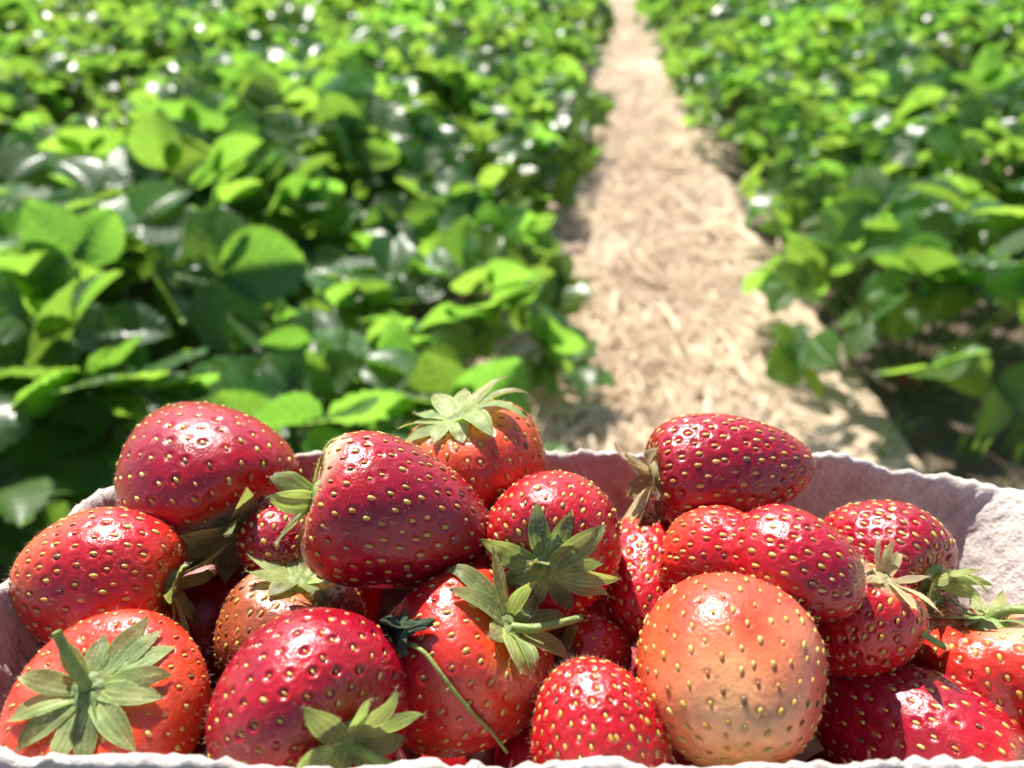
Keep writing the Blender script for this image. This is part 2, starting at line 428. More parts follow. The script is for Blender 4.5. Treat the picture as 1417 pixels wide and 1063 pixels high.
for li, t0 in enumerate(BED_LINES):
    s = -.55 + r.uniform(0, .3)
    while s < 12.5:
        far = s > 4.5
        step = (.33 if not far else .56) * r.uniform(.85, 1.15)
        t = t0 + r.normal() * .035
        if abs(t0) < .5: t += (.10 if t0 > 0 else -.03) * max(0, min(1, (.30 - s) / .3))
        x, y = field(s, t); sc = r.uniform(.86, 1.14); s += step
        rz = r.uniform(0, 6.28); var = int(r.integers(NVAR))
        px, py, z = project((x, y, .18))
        if 0 < t0 < 1.3 and s - step < (.40 if t0 < .6 else .30): continue
        if z < .2 or not (-200 - 60 / z < px < 1617 + 60 / z and -45 < py < 1150): continue
        if np.hypot(max(abs(x - CRATE[0]) - .10, 0), max(abs(y - CRATE[1]) - .05, 0)) < .21: continue
        if far: sc *= 1.12
        if t0 < 0 and t0 > -1.3 and .35 < s < 2.2: sc *= 1.07 if t0 < -.5 else 1.0
        if abs(t0) < .5: sc *= .94 if s < 2.5 else .80
        lod = 0 if z < 1.75 else (1 if z < 3.6 else 2)
        n_pl[lod] += 1
        add_plant(x, y, rz, sc, var, lod, abs(t0) < .6)
print('plants', n_pl)

# ------------------------------------------------------------------ small growth on the ground
BLADE = []
for k in range(4):
    pts = []; rr = np.random.default_rng(300 + k); b = rr.uniform(.3, 1.0)
    n_ = 7; V = []
    for i in range(n_):
        q = i / (n_ - 1); w = .024 * (1 - q ** 2.2) + .001
        c = np.array([0, b * q * q * .6, q * (1 - .25 * b * q)])
        V += [c + [-w, 0, 0], c + [0, -.01, 0], c + [w, 0, 0]]
    BLADE.append(mesh('blade', V, grid_faces(n_, 3), M['grass']))
def grass_tuft(x, y, n, h, label):
    t = empty('grass_tuft', Matrix.Translation((x, y, .012)))
    for k in range(n):
        obj('blade', BLADE[k % 4], t, Matrix.Translation((random.gauss(0, .008), random.gauss(0, .008), 0)) @ Matrix.Rotation(random.uniform(0, 6.28), 4, 'Z') @ Matrix.Rotation(random.uniform(-.1, .5), 4, 'X') @ Matrix.Scale(h * random.uniform(.6, 1.1), 4))
    return tag(t, label, 'grass', 'grass tufts sprouting at the edge of the straw path')
GL = 'small tuft of thin green grass sprouting at the edge of the straw path'
for (px, py, n, h) in [(1215, 640, 9, .07), (1240, 610, 8, .06), (1330, 640, 10, .08), (1395, 640, 9, .09), (1270, 690, 8, .07), (1150, 660, 6, .05), (905, 590, 6, .045), (1385, 700, 8, .08)]:
    x, y, _ = on_ground(px, py)
    grass_tuft(x, y, n, h, GL)
for (px, py, n, h) in [(915, 182, 8, .07), (1010, 205, 6, .06), (880, 330, 5, .05)]:
    x, y, _ = on_ground(px, py)
    tag(grass_tuft(x, y, n, h, GL), 'sparse green weed tuft standing out on the bare straw path', 'grass', 'weed tufts on the straw path')
    
x, y, _ = on_ground(1262, 575)
wl_ = empty('withered_leaf', Matrix.Translation((x, y, .012)))
v, f = tube([(0, 0, 0), (.004, .006, .03), (-.004, .01, .055), (-.016, .012, .066)], [.0016, .0015, .0013, .001], 6)
obj('petiole', mesh('petiole', v, f, M['withered']), wl_)
for a, b_, s_ in ((.3, -1.3, .036), (1.6, -.9, .03), (-1.5, -1.1, .03)):
    obj('leaflet', LEAFLET[3], wl_, Matrix.Translation((-.016, .012, .066)) @ Matrix.Rotation(a, 4, 'Z') @ Matrix.Rotation(b_, 4, 'X') @ Matrix.Scale(s_, 4))
for me_ in [c for c in wl_.children if c.name.startswith('leaflet')]:
    me_.data = me_.data.copy(); me_.data.materials[0] = M['withered']; me_.data.materials[1] = M['withered']
tag(wl_, 'withered red brown leaf on a bent stalk at the foot of the green plants', 'leaf')

# ------------------------------------------------------------------ crate under the punnet
BASE_Z = .500
crate = empty('wooden_crate', Matrix.Translation((CRATE[0], CRATE[1], 0)))
def boxg(x0, x1, y0, y1, z0, z1):
    v = [(x, y, z) for x in (x0, x1) for y in (y0, y1) for z in (z0, z1)]
    return np.array(v, float), [(0, 1, 3, 2), (4, 6, 7, 5), (0, 4, 5, 1), (2, 3, 7, 6), (0, 2, 6, 4), (1, 5, 7, 3)]
for sx in (-1, 1):
    for sy in (-1, 1):
        obj('corner_post', mesh('corner_post', *boxg(sx * .085 - .008, sx * .085 + .008, sy * .032 - .008, sy * .032 + .008, 0, BASE_Z - .012), M['wood'], False), crate)
for k in range(6):
    z0 = .03 + k * .075
    for sy in (-1, 1):
        obj('slat', mesh('slat', *boxg(-.094, .094, sy * .0435 - .003, sy * .0435 + .003, z0, z0 + .058), M['wood'], False), crate)
    for sx in (-1, 1):
        obj('slat', mesh('slat', *boxg(sx * .0965 - .003, sx * .0965 + .003, -.046, .046, z0, z0 + .058), M['wood'], False), crate)
for k in range(3):
    obj('top_board', mesh('top_board', *boxg(-.0995, .0995, -.0465 + k * .032, -.0185 + k * .032, BASE_Z - .012, BASE_Z - .001), M['wood'], False), crate)
tag(crate, 'upended slatted wooden crate standing under the pulp punnet', 'crate')

# ------------------------------------------------------------------ the pulp punnet
BX, BY, BA, BB = .0165, .121, .1275, .0525                # centre and half sizes at the rim
def superell(th, n=5.0):
    c, s = math.cos(th), math.sin(th)
    k = (abs(c) ** n + abs(s) ** n) ** (-1 / n)
    return c * k, s * k
def rim_z(th, x, y):
    z = .5705 + (.1735 - y) * .137
    z += .0022 * mnoise.noise((x * 38, y * 38, 5.5))
    z += .0011 * mnoise.noise((x * 160, y * 160, 3.1)) + .0010 * mnoise.noise((x * 420, y * 420, 9.7)) + .0008 * mnoise.noise((x * 1100, y * 1100, 1.7)) + .0012 * max(0, mnoise.noise((x * 240, y * 240, 7.7)) - .25)
    # corners dip a little
    cx = abs(x - BX) / BA; cy = abs(y - BY) / BB
    z -= (.004 if x < BX else .010) * max(0, min(1, (cx * cy - .55) / .4)) * (1 if y > BY else .25)
    return z
NTH, NH = 560, 34
def build_punnet():
    ths = []
    for k in range(NTH):                                  # even arc spacing over a long rounded box
        ths.append(k)
    fine = [(t, *superell(t)) for t in np.linspace(0, 2 * math.pi, 6001)]
    P = np.array([(BX + BA * a, BY + BB * b) for _, a, b in fine]); seg = np.r_[0, np.cumsum(np.linalg.norm(np.diff(P, axis=0), axis=1))]
    tt = np.interp(np.linspace(0, seg[-1], NTH, endpoint=False), seg, [q[0] for q in fine])
    rows = []                                            # outer bottom -> rim -> inner bottom -> inner floor
    THK = .0023
    def wall(th, h, inset):
        right = math.cos(th) > 0
        a, b = superell(th, (3.2 + 1.0 * h) if right else (4.4 + .6 * h))
        f = .80 + .17 * h ** .85 + .03 * max(0, (h - .75) / .25) ** 2
        fy = .955 + .045 * h; x = BX + (BA * (f - .03 * (1 - h) if right else .4 * f + .6 * fy) - inset) * a; y = BY + (BB * fy - inset) * b
        xr, yr = BX + BA * a, BY + BB * b
        z = BASE_Z + (rim_z(th, xr, yr) - BASE_Z) * h
        return x, y, z
    hs = np.linspace(0, 1, NH)
    out = [[wall(t, h, 0) for t in tt] for h in hs]
    lip = []
    for q in (.25, .5, .75):
        a = math.pi * q
        lip.append([(lambda w0, w1: (w0[0] * (1 - q) + w1[0] * q, w0[1] * (1 - q) + w1[1] * q, w0[2] + .0008 * math.sin(a)))(wall(t, 1, 0), wall(t, 1, THK)) for t in tt])
    inn = [[wall(t, max(h, .035), THK) for t in tt] for h in hs[::-1]]
    V = np.array(out + lip + inn, float)
    floor_in = V[-1].copy(); c_in = floor_in.mean(0)
    fl = [c_in + (floor_in - c_in) * q for q in (.8, .5, .2)]
    bo = V[0].copy(); c_o = bo.mean(0)
    bl = [c_o + (bo - c_o) * q for q in (.2, .5, .8)]
    V = np.concatenate([np.array(bl), V, np.array(fl)])
    nr = V.shape[0]; Vf = V.reshape(-1, 3)
    # crumpled surface: displace walls in plan
    cen = np.array([BX, BY])
    for idx in range(len(Vf)):
        p = Vf[idx]; 
        q = Vector((p[0] * 60, p[1] * 60, p[2] * 60)); q2 = Vector((p[0] * 190, p[1] * 190, p[2] * 230)); q3 = q2 * 2.3
        d = .0013 * mnoise.noise(q) + .0010 * abs(mnoise.noise(q2)) + .0005 * abs(mnoise.noise(q3))
        n2 = np.array([(p[0] - BX) / BA ** 2 * BA, (p[1] - BY) / BB]); l = np.linalg.norm(n2)
        if l > 1e-6 and p[2] > BASE_Z + .003:
            Vf[idx, :2] += n2 / l * d * 1.3
    F = grid_faces(nr, NTH, True).tolist()
    F.append(list(range(NTH))); F.append([(nr - 1) * NTH + k for k in range(NTH)][::-1])
    return Vf, F
pv, pf = build_punnet()
punnet = obj('punnet', mesh('punnet', pv, pf, M['pulp']))
tag(punnet, 'pale pinkish grey moulded pulp punnet with torn rim holding the strawberries', 'punnet')
# loose paper fibres standing up on the rim
V = []; F = []
rr = np.random.default_rng(8)
for k in range(170):
    th = rr.uniform(0, 2 * math.pi); a, b = superell(th)
    x, y = BX + (BA - .001) * a, BY + (BB - .001) * b; z = rim_z(th, BX + BA * a, BY + BB * b) + .0003
    ln = rr.uniform(.0004, .0014) * (1 if rr.random() < .94 else 2.2); d = np.array([rr.normal() * .8, rr.normal() * .8, 1.0]); d /= np.linalg.norm(d)
    c = np.array([rr.normal(), rr.normal(), 0]); pts = [np.array([x, y, z]) + d * ln * q + c * ln * .4 * q * q for q in (0, .5, 1)]
    tv, tf = tube(pts, [.00004, .000035, .00002], 3, False); o = len(V); V += tv.tolist(); F += [[q + o for q in g_] for g_ in (tf.tolist() if isinstance(tf, np.ndarray) else tf)]
tag(obj('paper_fibres', mesh('paper_fibres', V, F, M['hair']), punnet), kind='stuff')

# ------------------------------------------------------------------ the strawberries
# flesh colours (own colour of the fruit)
CR = (.30, .0028, .0155); RD = (.43, .007, .013); RO = (.58, .040, .014); OR = (.64, .115, .03); PE = (.78, .44, .19); WH = (.72, .55, .36); DK = (.22, .008, .014); BR = (.36, .085, .03)
# key: px, py, depth, length px, width px, stem direction (right, up, towards camera), cone, power
SHAPE = {
 'A': (283, 662, .1983, 276, 234, (.38, -.60, .70), .34, .92),
 'B': (145, 802, .1695, 222, 196, (.90, -.12, .42), .05, .80),
 'C': (160, 984, .1450, 222, 264, (-.36, .24, .90), .20, .85),
 'D': (425, 975, .1431, 250, 266, (.50, -.42, .76), .18, .88),
 'E': (402, 880, .1736, 200, 196, (.05, .85, .52), .12, .85),
 'F': (545, 712, .1646, 268, 216, (-.97, .20, .12), .30, .88),
 'G': (658, 655, .1925, 195, 200, (-.28, .86, .42), .15, .85),
 'H': (767, 745, .1700, 190, 190, (-.14, -.46, .87), .15, .85),
 'I': (627, 920, .1598, 275, 236, (.62, .40, .67), .15, .82),
 'J': (827, 1014, .1392, 205, 192, (.30, -.92, -.20), .18, .82),
 'K': (1012, 937, .1431, 254, 254, (.05, .76, -.64), .10, .74),
 'L': (1006, 652, .1861, 238, 168, (-.95, -.10, .28), .28, .82),
 'M': (1041, 769, .1612, 284, 150, (-.93, .12, -.35), .00, .62),
 'N': (897, 801, .1813, 205, 140, (.10, .70, -.70), .10, .80),
 'O': (1222, 770, .1821, 170, 164, (.74, -.42, .42), .10, .85),
 'P': (1190, 862, .1635, 170, 146, (.50, .72, .30), .20, .85),
 'Q': (1294, 884, .1754, 108, 112, (-.30, .60, .30), .10, .85),
 'R': (1386, 948, .1650, 210, 240, (.00, .92, .32), .10, .75),
 'S': (1261, 1020, .1570, 292, 196, (.84, -.50, .20), .12, .80),
 'T': (820, 905, .1678, 112, 108, (-.70, .00, .50), .10, .85),
 'V': (384, 752, .1826, 100, 104, (.00, .30, -.90), .10, .85),
 'W': (1032, 724, .1930, 100, 104, (.00, .98, -.10), .10, .85),
}
# colours at shoulder, middle, tip; dimple depth (mm); seed spacing (mm); label
LOOK = {
 'A': (RD, CR, CR, .42, 2.9, 'large dark crimson strawberry at the punnet corner with glossy crown and green calyx beneath'),
 'B': (RO, RD, RO, .36, 3.2, 'bright orange red round strawberry leaning on the narrow end of the punnet'),
 'C': (RO, RO, RD, .30, 4.0, 'red strawberry showing a wide star calyx with a long upright stalk'),
 'D': (RD, CR, CR, .62, 3.1, 'shiny crimson deeply dimpled strawberry with pointed green calyx by the front rim'),
 'E': (BR, BR, RO, .25, 3.0, 'dull brownish orange strawberry wedged below the big cone shaped one'),
 'F': (RD, CR, CR, .36, 2.95, 'big crimson cone shaped strawberry lying sideways with brown edged calyx'),
 'G': (OR, RO, RD, .30, 3.6, 'strawberry with pale shoulders and hairy drooping calyx on top by the rim'),
 'H': (RD, RD, RD, .30, 3.2, 'round red strawberry with broad flat green calyx and cut hollow stalk'),
 'I': (RO, RD, RO, .30, 3.5, 'large uneven orange red strawberry with grey green leaves and a thin stalk lying on it'),
 'J': (RD, RD, RD, .40, 2.9, 'small red strawberry pointing tip up at the front rim'),
 'K': (RO, (.60, .068, .024), PE, .22, 2.9, 'pale peach orange underripe strawberry with a whitish tip'),
 'L': (CR, CR, CR, .44, 3.1, 'dark red strawberry lying on top with dry straw coloured calyx'),
 'M': (RO, RD, CR, .40, 3.0, 'long waisted sausage shaped red strawberry lying sideways'),
 'N': (OR, RD, RD, .30, 3.0, 'red strawberry with orange shoulder tucked behind the long waisted one'),
 'O': (CR, CR, RD, .40, 3.6, 'dark red strawberry with green calyx resting near the empty punnet wall'),
 'P': (RD, RD, RD, .45, 3.6, 'red strawberry under the long waisted one with thin yellowed calyx'),
 'Q': (BR, OR, OR, .25, 2.9, 'little brownish orange strawberry half hidden between red ones'),
 'R': (RO, RD, RD, .40, 2.8, 'bright red cleft strawberry with green calyx on top'),
 'S': (RD, CR, CR, .35, 4.0, 'broad crimson strawberry with white shoulder low by the front rim'),
 'T': (RO, RD, DK, .20, 3.6, 'tiny bruised strawberry in the dark gap above the tip up one'),
 'V': (CR, CR, CR, .30, 3.4, 'small dark red strawberry hidden in the gap behind the cone shaped one'),
 'W': (CR, CR, CR, .30, 3.4, 'small strawberry with upright green calyx tips peeping over the long waisted one'),
}
# sepals: (angle in the calyx plane, length px, width px, lift, curl, material)
SEPALS = {
 'C': [(88, 72, 44, .1, -.3), (58, 118, 44, .05, -.5), (46, 112, 40, .0, -.4), (30, 112, 42, .12, -.6), (8, 112, 44, .25, -1.0), (-10, 100, 46, .2, -.6), (-48, 112, 50, .05, -.5), (-82, 95, 44, .0, -.5), (-105, 92, 44, .0, -.5), (-140, 105, 44, .1, -.6), (195, 108, 40, .3, -.7), (166, 92, 44, .35, -.5), (122, 80, 36, .5, -.2)],
 'H': [(98, 92, 38, .05, -.35), (68, 88, 34, .0, -.3), (42, 104, 44, .05, -.3), (18, 78, 33, .15, -.5), (-4, 98, 33, .1, -.3), (-22, 90, 34, .0, -.4), (108, 56, 38, 1.1, .5), (135, 36, 28, 1.0, -.4), (158, 92, 48, -.1, -.4), (-60, 60, 36, .0, -.5), (-110, 56, 36, .0, -.5), (200, 60, 40, .0, -.4)],
 'D': [(175, 118, 40, .15, -.2), (135, 112, 46, .2, -.2), (92, 92, 30, .5, -.2), (66, 104, 44, .6, .3), (28, 104, 34, .5, .1), (-10, 88, 38, .3, -.2), (-50, 70, 34, .3, -.3), (-110, 70, 34, .2, -.4), (215, 70, 38, .1, -.4)],
 'F': [(75, 62, 26, 1.3, .4), (105, 90, 34, .1, -.8), (20, 70, 44, 1.0, .5), (-20, 66, 46, .9, .6), (-60, 78, 34, .5, -.2), (-95, 84, 30, .0, -.6), (150, 70, 34, .8, .3), (200, 66, 34, .9, .4), (245, 74, 34, .5, -.3)],
 'G': [(170, 82, 40, .15, -.3), (205, 80, 44, .1, -.6), (245, 66, 34, .25, -1.4), (275, 70, 36, .4, -2.2), (300, 96, 40, .5, -2.3), (335, 105, 42, .45, -1.5), (10, 100, 34, .35, -.8), (40, 92, 34, .35, -.5), (80, 70, 34, .3, -.3), (115, 70, 40, .35, -.4), (145, 74, 40, .25, -.3)],
 'A': [(92, 92, 40, .4, .2), (122, 76, 38, .5, .2), (155, 84, 52, .5, .1), (40, 84, 36, .5, .1), (12, 84, 34, .5, .0), (185, 90, 44, .3, .0), (215, 80, 44, .2, -.3), (255, 70, 40, .2, -.3), (-30, 84, 40, .3, -.2), (-65, 70, 40, .2, -.3)],
 'I': [(148, 112, 42, .15, -.4), (128, 108, 36, .35, -.5), (172, 96, 42, .2, -.2), (95, 70, 36, .8, .3), (-100, 84, 54, .6, -1.4), (-75, 74, 44, .7, -1.6), (60, 70, 40, .6, -.3), (25, 80, 36, .4, -.3), (-20, 80, 44, .5, -.8), (-140, 60, 36, .3, -.6)],
 'L': [(70, 66, 30, .9, .2), (100, 70, 30, 1.1, .5), (40, 62, 32, .5, -1.2), (-20, 58, 36, .4, -1.0), (-70, 70, 44, .6, -.2), (-105, 84, 44, .6, .0), (140, 60, 34, .7, .0), (200, 66, 40, .6, -.2), (245, 74, 40, .5, -.2)],
 'O': [(80, 92, 28, 1.0, .5), (50, 90, 26, 1.0, .7), (110, 88, 30, .9, -.1), (150, 84, 34, .6, -.2), (200, 84, 42, .4, -.1), (-40, 70, 34, .6, .2), (0, 80, 30, .9, .5), (250, 70, 36, .3, -.3)],
 'R': [(175, 82, 28, .3, -.2), (198, 76, 26, .35, -.3), (150, 60, 26, .4, .2), (20, 80, 30, .3, -.3), (60, 70, 30, .3, .1), (100, 70, 30, .4, .2), (-30, 74, 30, .2, -.5), (230, 40, 24, .2, -.6)],
 'B': [(145, 62, 28, .4, .1), (105, 66, 30, .95, .1), (78, 78, 30, .9, .0), (185, 72, 34, .5, -.3), (228, 80, 34, .5, -.4), (265, 88, 36, .6, -.3), (30, 70, 32, .7, -.2), (-40, 74, 34, .5, -.4)],
 'E': [(150, 78, 34, .3, -.3), (195, 66, 34, .35, -.9), (235, 56, 34, .4, -1.7), (300, 74, 38, .3, -1.6), (340, 66, 30, .3, -.6), (20, 70, 30, .3, -.2), (60, 70, 30, .4, .0), (105, 60, 30, .4, .0)],
 'P': [(150, 66, 24, 1.0, .4), (115, 62, 22, 1.1, .3), (80, 56, 24, 1.1, .0), (190, 44, 22, .6, -.5), (-40, 90, 26, .3, -.6), (-70, 96, 24, .2, -.5), (20, 60, 24, .6, .0), (240, 50, 24, .2, -.6)],
 'S': [(140, 56, 34, .3, .2), (95, 50, 30, .6, .4), (60, 56, 34, .7, .3), (10, 60, 34, .5, 0), (-50, 60, 34, .3, -.3), (200, 60, 34, .2, -.3), (-110, 60, 34, .2, -.3)],
 'W': [(60, 70, 24, 1.25, .2), (150, 62, 22, 1.3, .3), (100, 60, 22, 1.3, .2), (20, 66, 26, 1.2, .1), (-60, 60, 24, .9, -.2), (230, 60, 24, .9, -.1)],
 'T': [(100, 50, 24, .4, .1), (160, 56, 30, .5, .1), (220, 50, 24, .4, .1), (-20, 70, 30, .2, -.3), (30, 60, 30, .3, -.2), (-80, 60, 30, .3, -.3)],
 'K': [(100, 46, 24, .3, .2), (130, 44, 24, .4, .1), (60, 44, 24, .3, .0), (20, 60, 24, .2, -.4), (165, 62, 24, .2, -.5), (250, 50, 24, .3, 0), (-50, 50, 24, .3, 0)],
}
DRYNESS = {'L': 'sepal_dry', 'O': 'sepal', 'P': 'sepal_dry'}
# stalks: list of (offset right, up, towards camera) in px from the calyx centre, start radius px
STALKS = {
 'C': ([(0, 0, -4), (-10, 12, 10), (-26, 34, 26), (-42, 56, 38), (-50, 68, 42)], 7.5),
 'H': ([(0, 0, -4), (-2, -3, 10), (-4, -6, 20)], 8),
 'I': ([(0, 0, 0), (28, -4, 16), (66, 4, 14), (96, 12, 8)], 6),
 'D': ([(0, 0, 0), (24, -12, 14), (48, -22, 16), (66, -28, 14)], 7),
 'F': ([(0, 0, -2), (-14, -4, 3), (-26, -10, 4)], 8),
 'P': ([(0, 0, 0), (14, -30, 12), (32, -66, 12), (60, -84, 10)], 5),
 'R': ([(0, 0, 0), (10, 10, 6), (30, 16, 10), (56, 12, 12)], 7),
 'S': ([(0, 0, 0), (10, 4, 12), (18, 2, 26)], 7),
}
def unit(v):
    v = np.asarray(v, float); return v / np.linalg.norm(v)
def view_basis(x, y):
    t = unit(-ray(x, y)); a = unit(RIGHT - t * (RIGHT @ t)); return a, np.cross(t, a), t
def camdir(d, x=708, y=531):
    d = unit(d); a, b, t = view_basis(x, y); return d[0] * a + d[1] * b + d[2] * t
def hash_noise(P, freq, seed):
    return Lumps(freq, 10, seed)(P)

def seed_mesh():
    V = []; nseg, nr = 8, 5
    for i in range(nr):
        a = math.pi * i / (nr - 1)
        for k in range(nseg):
            t = 2 * math.pi * k / nseg
            y = -math.cos(a) * .5; w = math.sin(a) ** .8 * (1.0 - .45 * (y + .1))
            V.append((w * .30 * math.cos(t), y, w * .20 * math.sin(t)))
    return mesh('seed', V, grid_faces(nr, nseg, True), M['seed'])
SEED = seed_mesh()

def profile(L, D, cone, p, n):
    ph = np.linspace(0, math.pi, n)
    z = L / 2 * np.cos(ph)
    r = np.sin(ph) ** p * (1 + cone * np.cos(ph)); r[0] = r[-1] = 0
    r *= D / 2 / r.max()
    z -= L * .10 * np.exp(-(ph / .42) ** 2)                       # the hollow round the stalk
    return ph, z, r

def shape_fn(key, L, D, ax, loc):
    """extra form of single berries; loc holds local points"""
    P = loc
    if key == 'M':
        t = P[:, 2] / (L / 2)
        k = 1 - .20 * np.exp(-((t - .08) / .17) ** 2) + .05 * np.exp(-((t + .5) / .3) ** 2)
        P[:, 0] *= k; P[:, 1] *= k
        up_ = ax.T @ UP; 
        P += np.outer(-.0030 * (t ** 2), up_ - np.array([0, 0, up_[2]]))
    if key == 'R':
        th = np.arctan2(P[:, 1], P[:, 0]); t0 = math.radians(-86)
        d = np.angle(np.exp(1j * (th - t0)))
        k = 1 - .17 * np.exp(-(d / .20) ** 2) * np.clip(1.15 - np.abs(P[:, 2]) / (L / 2), 0, 1)
        P[:, 0] *= k; P[:, 1] *= k
    if key == 'I':
        t = P[:, 2] / (L / 2); th = np.arctan2(P[:, 1], P[:, 0])
        k = 1 - .05 * np.exp(-((t + .15 + .2 * np.sin(th * 2)) / .10) ** 2)
        P[:, 0] *= k; P[:, 1] *= k
    if key == 'L':
        P[:, 1] *= 1.0
    return P

def make_strawberry(key, centre, L, D, ax, cone, p, look, seed, detail=True, seed_len=.0016):
    """ax: 3x3 with local x, y, z(stem) as columns in world"""
    sh, md, tp, dimple, spacing = look
    r = np.random.default_rng(seed)
    nu, nv = (160, 232) if detail else (30, 40)
    ph, z, rad = profile(L, D, cone, p, nu)
    th = np.linspace(0, 2 * math.pi, nv, endpoint=False)
    P = np.stack([rad[:, None] * np.cos(th), rad[:, None] * np.sin(th), np.repeat(z[:, None], nv, 1)], -1).reshape(-1, 3)
    l1, l2 = Lumps(2.6 / D * 1.6, 8, seed), Lumps(6.5 / D * 1.6, 9, seed + 1)
    def deform(Q):
        Q = Q.copy(); n = Q / (np.linalg.norm(Q, axis=1)[:, None] + 1e-9)
        Q += n * (l1(Q) * D * .018 + l2(Q) * D * .007)[:, None]
        return shape_fn(key, L, D, ax, Q)
    P = deform(P)
    root = empty('strawberry', Matrix.Translation(centre) @ Matrix(ax.tolist()).to_4x4())
    # seeds, evenly spread over the surface of revolution
    ds = np.hypot(np.diff(z), np.diff(rad)); area = np.r_[0, np.cumsum(ds * (rad[1:] + rad[:-1]) / 2)]
    A = area[-1] * 2 * math.pi
    ns = int(min(290, A / (spacing * .00094) ** 2 / .87)) if detail else 0
    S = []
    if ns:
        u = .015 + .985 * (np.arange(ns) + .5) / ns
        phs = np.interp(u * area[-1], area, ph); t2 = np.arange(ns) * 2.399963
        rr_ = np.interp(phs, ph, rad); zz = np.interp(phs, ph, z)
        S = deform(np.stack([rr_ * np.cos(t2), rr_ * np.sin(t2), zz], -1)) + r.normal(size=(ns, 3)) * spacing * .00022
        G = P.reshape(nu, nv, 3); da_ = np.gradient(G, axis=0); dt_ = (np.roll(G, -1, 1) - np.roll(G, 1, 1)) / 2
        NN = np.cross(da_, dt_).reshape(-1, 3); wa = np.linalg.norm(NN, axis=1); NN = NN / (wa[:, None] + 1e-15)
        NN[np.sum(NN * P, 1) < 0] *= -1
        cand = np.nonzero((np.repeat(ph, nv) > .30) & (np.repeat(ph, nv) < math.pi - .03))[0]
        wa2 = wa * (.9 + .45 * (np.repeat(ph, nv) / math.pi) ** 2); sub_ = cand[r.choice(len(cand), min(7000, len(cand)), False, wa2[cand] / wa2[cand].sum())]; Q = P[sub_]
        for it in range(4):                                       # even out the spacing
            own = ((Q[:, None] - S[None]) ** 2).sum(2).argmin(1)
            cnt = np.bincount(own, minlength=ns).astype(float); ok = cnt > 0
            cen = np.stack([np.bincount(own, Q[:, q], ns) for q in range(3)], 1) / np.maximum(cnt, 1)[:, None]
            S[ok] = S[ok] * .35 + cen[ok] * .65
        S = S + r.normal(size=(ns, 3)) * spacing * .00007
        kd = KDTree(len(P))
        for q_, v_ in enumerate(P.tolist()): kd.insert(v_, q_)
        kd.balance()
        near = np.array([kd.find(v_)[1] for v_ in S.tolist()])
        S = P[near]; N_ = NN[near]
        da = da_.reshape(-1, 3)[near]; da = da / (np.linalg.norm(da, axis=1)[:, None] + 1e-12)
        # dimples
        nrm = P / (np.linalg.norm(P, axis=1)[:, None] + 1e-9)
        depth = np.zeros(len(P)); rho = seed_len * .56
        dd = dimple * .001 * r.uniform(.35, 1.25, ns)
        low = np.zeros(len(P)); high = np.zeros(len(P))
        for q_ in range(ns):
            hits = kd.find_range(S[q_].tolist(), rho * 2.9)
            ii = np.fromiter((h[1] for h in hits), int, len(hits)); q = np.fromiter((h[2] for h in hits), float, len(hits))
            low[ii] = np.maximum(low[ii], dd[q_] * np.exp(-(q / rho) ** 3))
            high[ii] = np.maximum(high[ii], dd[q_] * .22 * np.exp(-((q - rho * 1.65) / (rho * .5)) ** 2))
        depth = low - high
        P = P - nrm * depth[:, None]
    # own colour from shoulder to tip
    tt = np.clip((L / 2 - P[:, 2]) / L, 0, 1) + .10 * l1(P * 1.3)
    sh, md, tp = map(np.array, (sh, md, tp))
    w1 = np.clip((.34 - tt) / .30, 0, 1)[:, None]; w2 = np.clip((tt - (.60 if key == 'K' else .55)) / (.36 if key == 'K' else .42), 0, 1)[:, None]
    w1 = w1 * w1 * (3 - 2 * w1); w2 = w2 * w2 * (3 - 2 * w2)
    C = md * (1 - w1) * (1 - w2) + sh * w1 + tp * w2 * (1 - w1)
    hub = np.clip((.07 - tt) / .07, 0, 1)[:, None]; hub *= 1.0 if key in 'ASFG' else .5; C = C * (1 - hub) + np.array(WH) * hub
    mott = 1 + .10 * Lumps(900, 12, seed + 5)(P) + .08 * Lumps(260, 9, seed + 6)(P)
    C = np.clip(C * mott[:, None], 0, 1)
    if key == 'K':                                  # pinker cheek on one side, pale under-ripe tip
        s_ = P @ (ax.T @ RIGHT) / (D / 2); k = np.clip((s_ - .1) / .7, 0, 1)[:, None] * (1 - w2 * .6); C = C * (1 - .5 * k) + np.array((.62, .16, .13)) * .5 * k
        k = np.clip((-.2 - s_) / .6, 0, 1)[:, None] * (1 - w2 * .5); C = C * (1 - .85 * k) + np.array(RO) * .85 * k
    if key == 'B':
        s_ = P @ (ax.T @ unit(-RIGHT * .8 + UP * .6)) / (D / 2); k = np.clip((s_ - .35) / .6, 0, 1)[:, None]; C = C * (1 - .7 * k) + np.array(OR) * .7 * k
    if key == 'K':
        k = np.clip(Lumps(170, 9, 12)(P) * .7 - .1, 0, 1)[:, None]; C = C * (1 - .6 * k) + np.array((.58, .055, .02)) * .6 * k
        k = np.clip(Lumps(230, 9, 15)(P) * .7 - .25, 0, 1)[:, None]; C = C * (1 - .5 * k) + np.array((.72, .40, .16)) * .5 * k
    if key in 'CEGIQ':
        k = np.clip(Lumps(240, 9, seed + 9)(P) * .8 - .25, 0, 1)[:, None]; C = C * (1 - .35 * k) + np.array(OR) * .35 * k
    if key in 'I':
        k = np.clip(Lumps(110, 6, 3)(P) * .8, 0, 1)[:, None]; C = C * (1 - .55 * k) + np.array(RD) * .55 * k
    if key == 'A' or key == 'F':
        k = np.clip((.09 - tt) / .05, 0, 1)[:, None]; C = C * (1 - .5 * k) + np.array(WH) * .5 * k
    obj('flesh', mesh('flesh', P, grid_faces(nu, nv, True), M['flesh'], colors=C), root)
    if not detail: return root, P
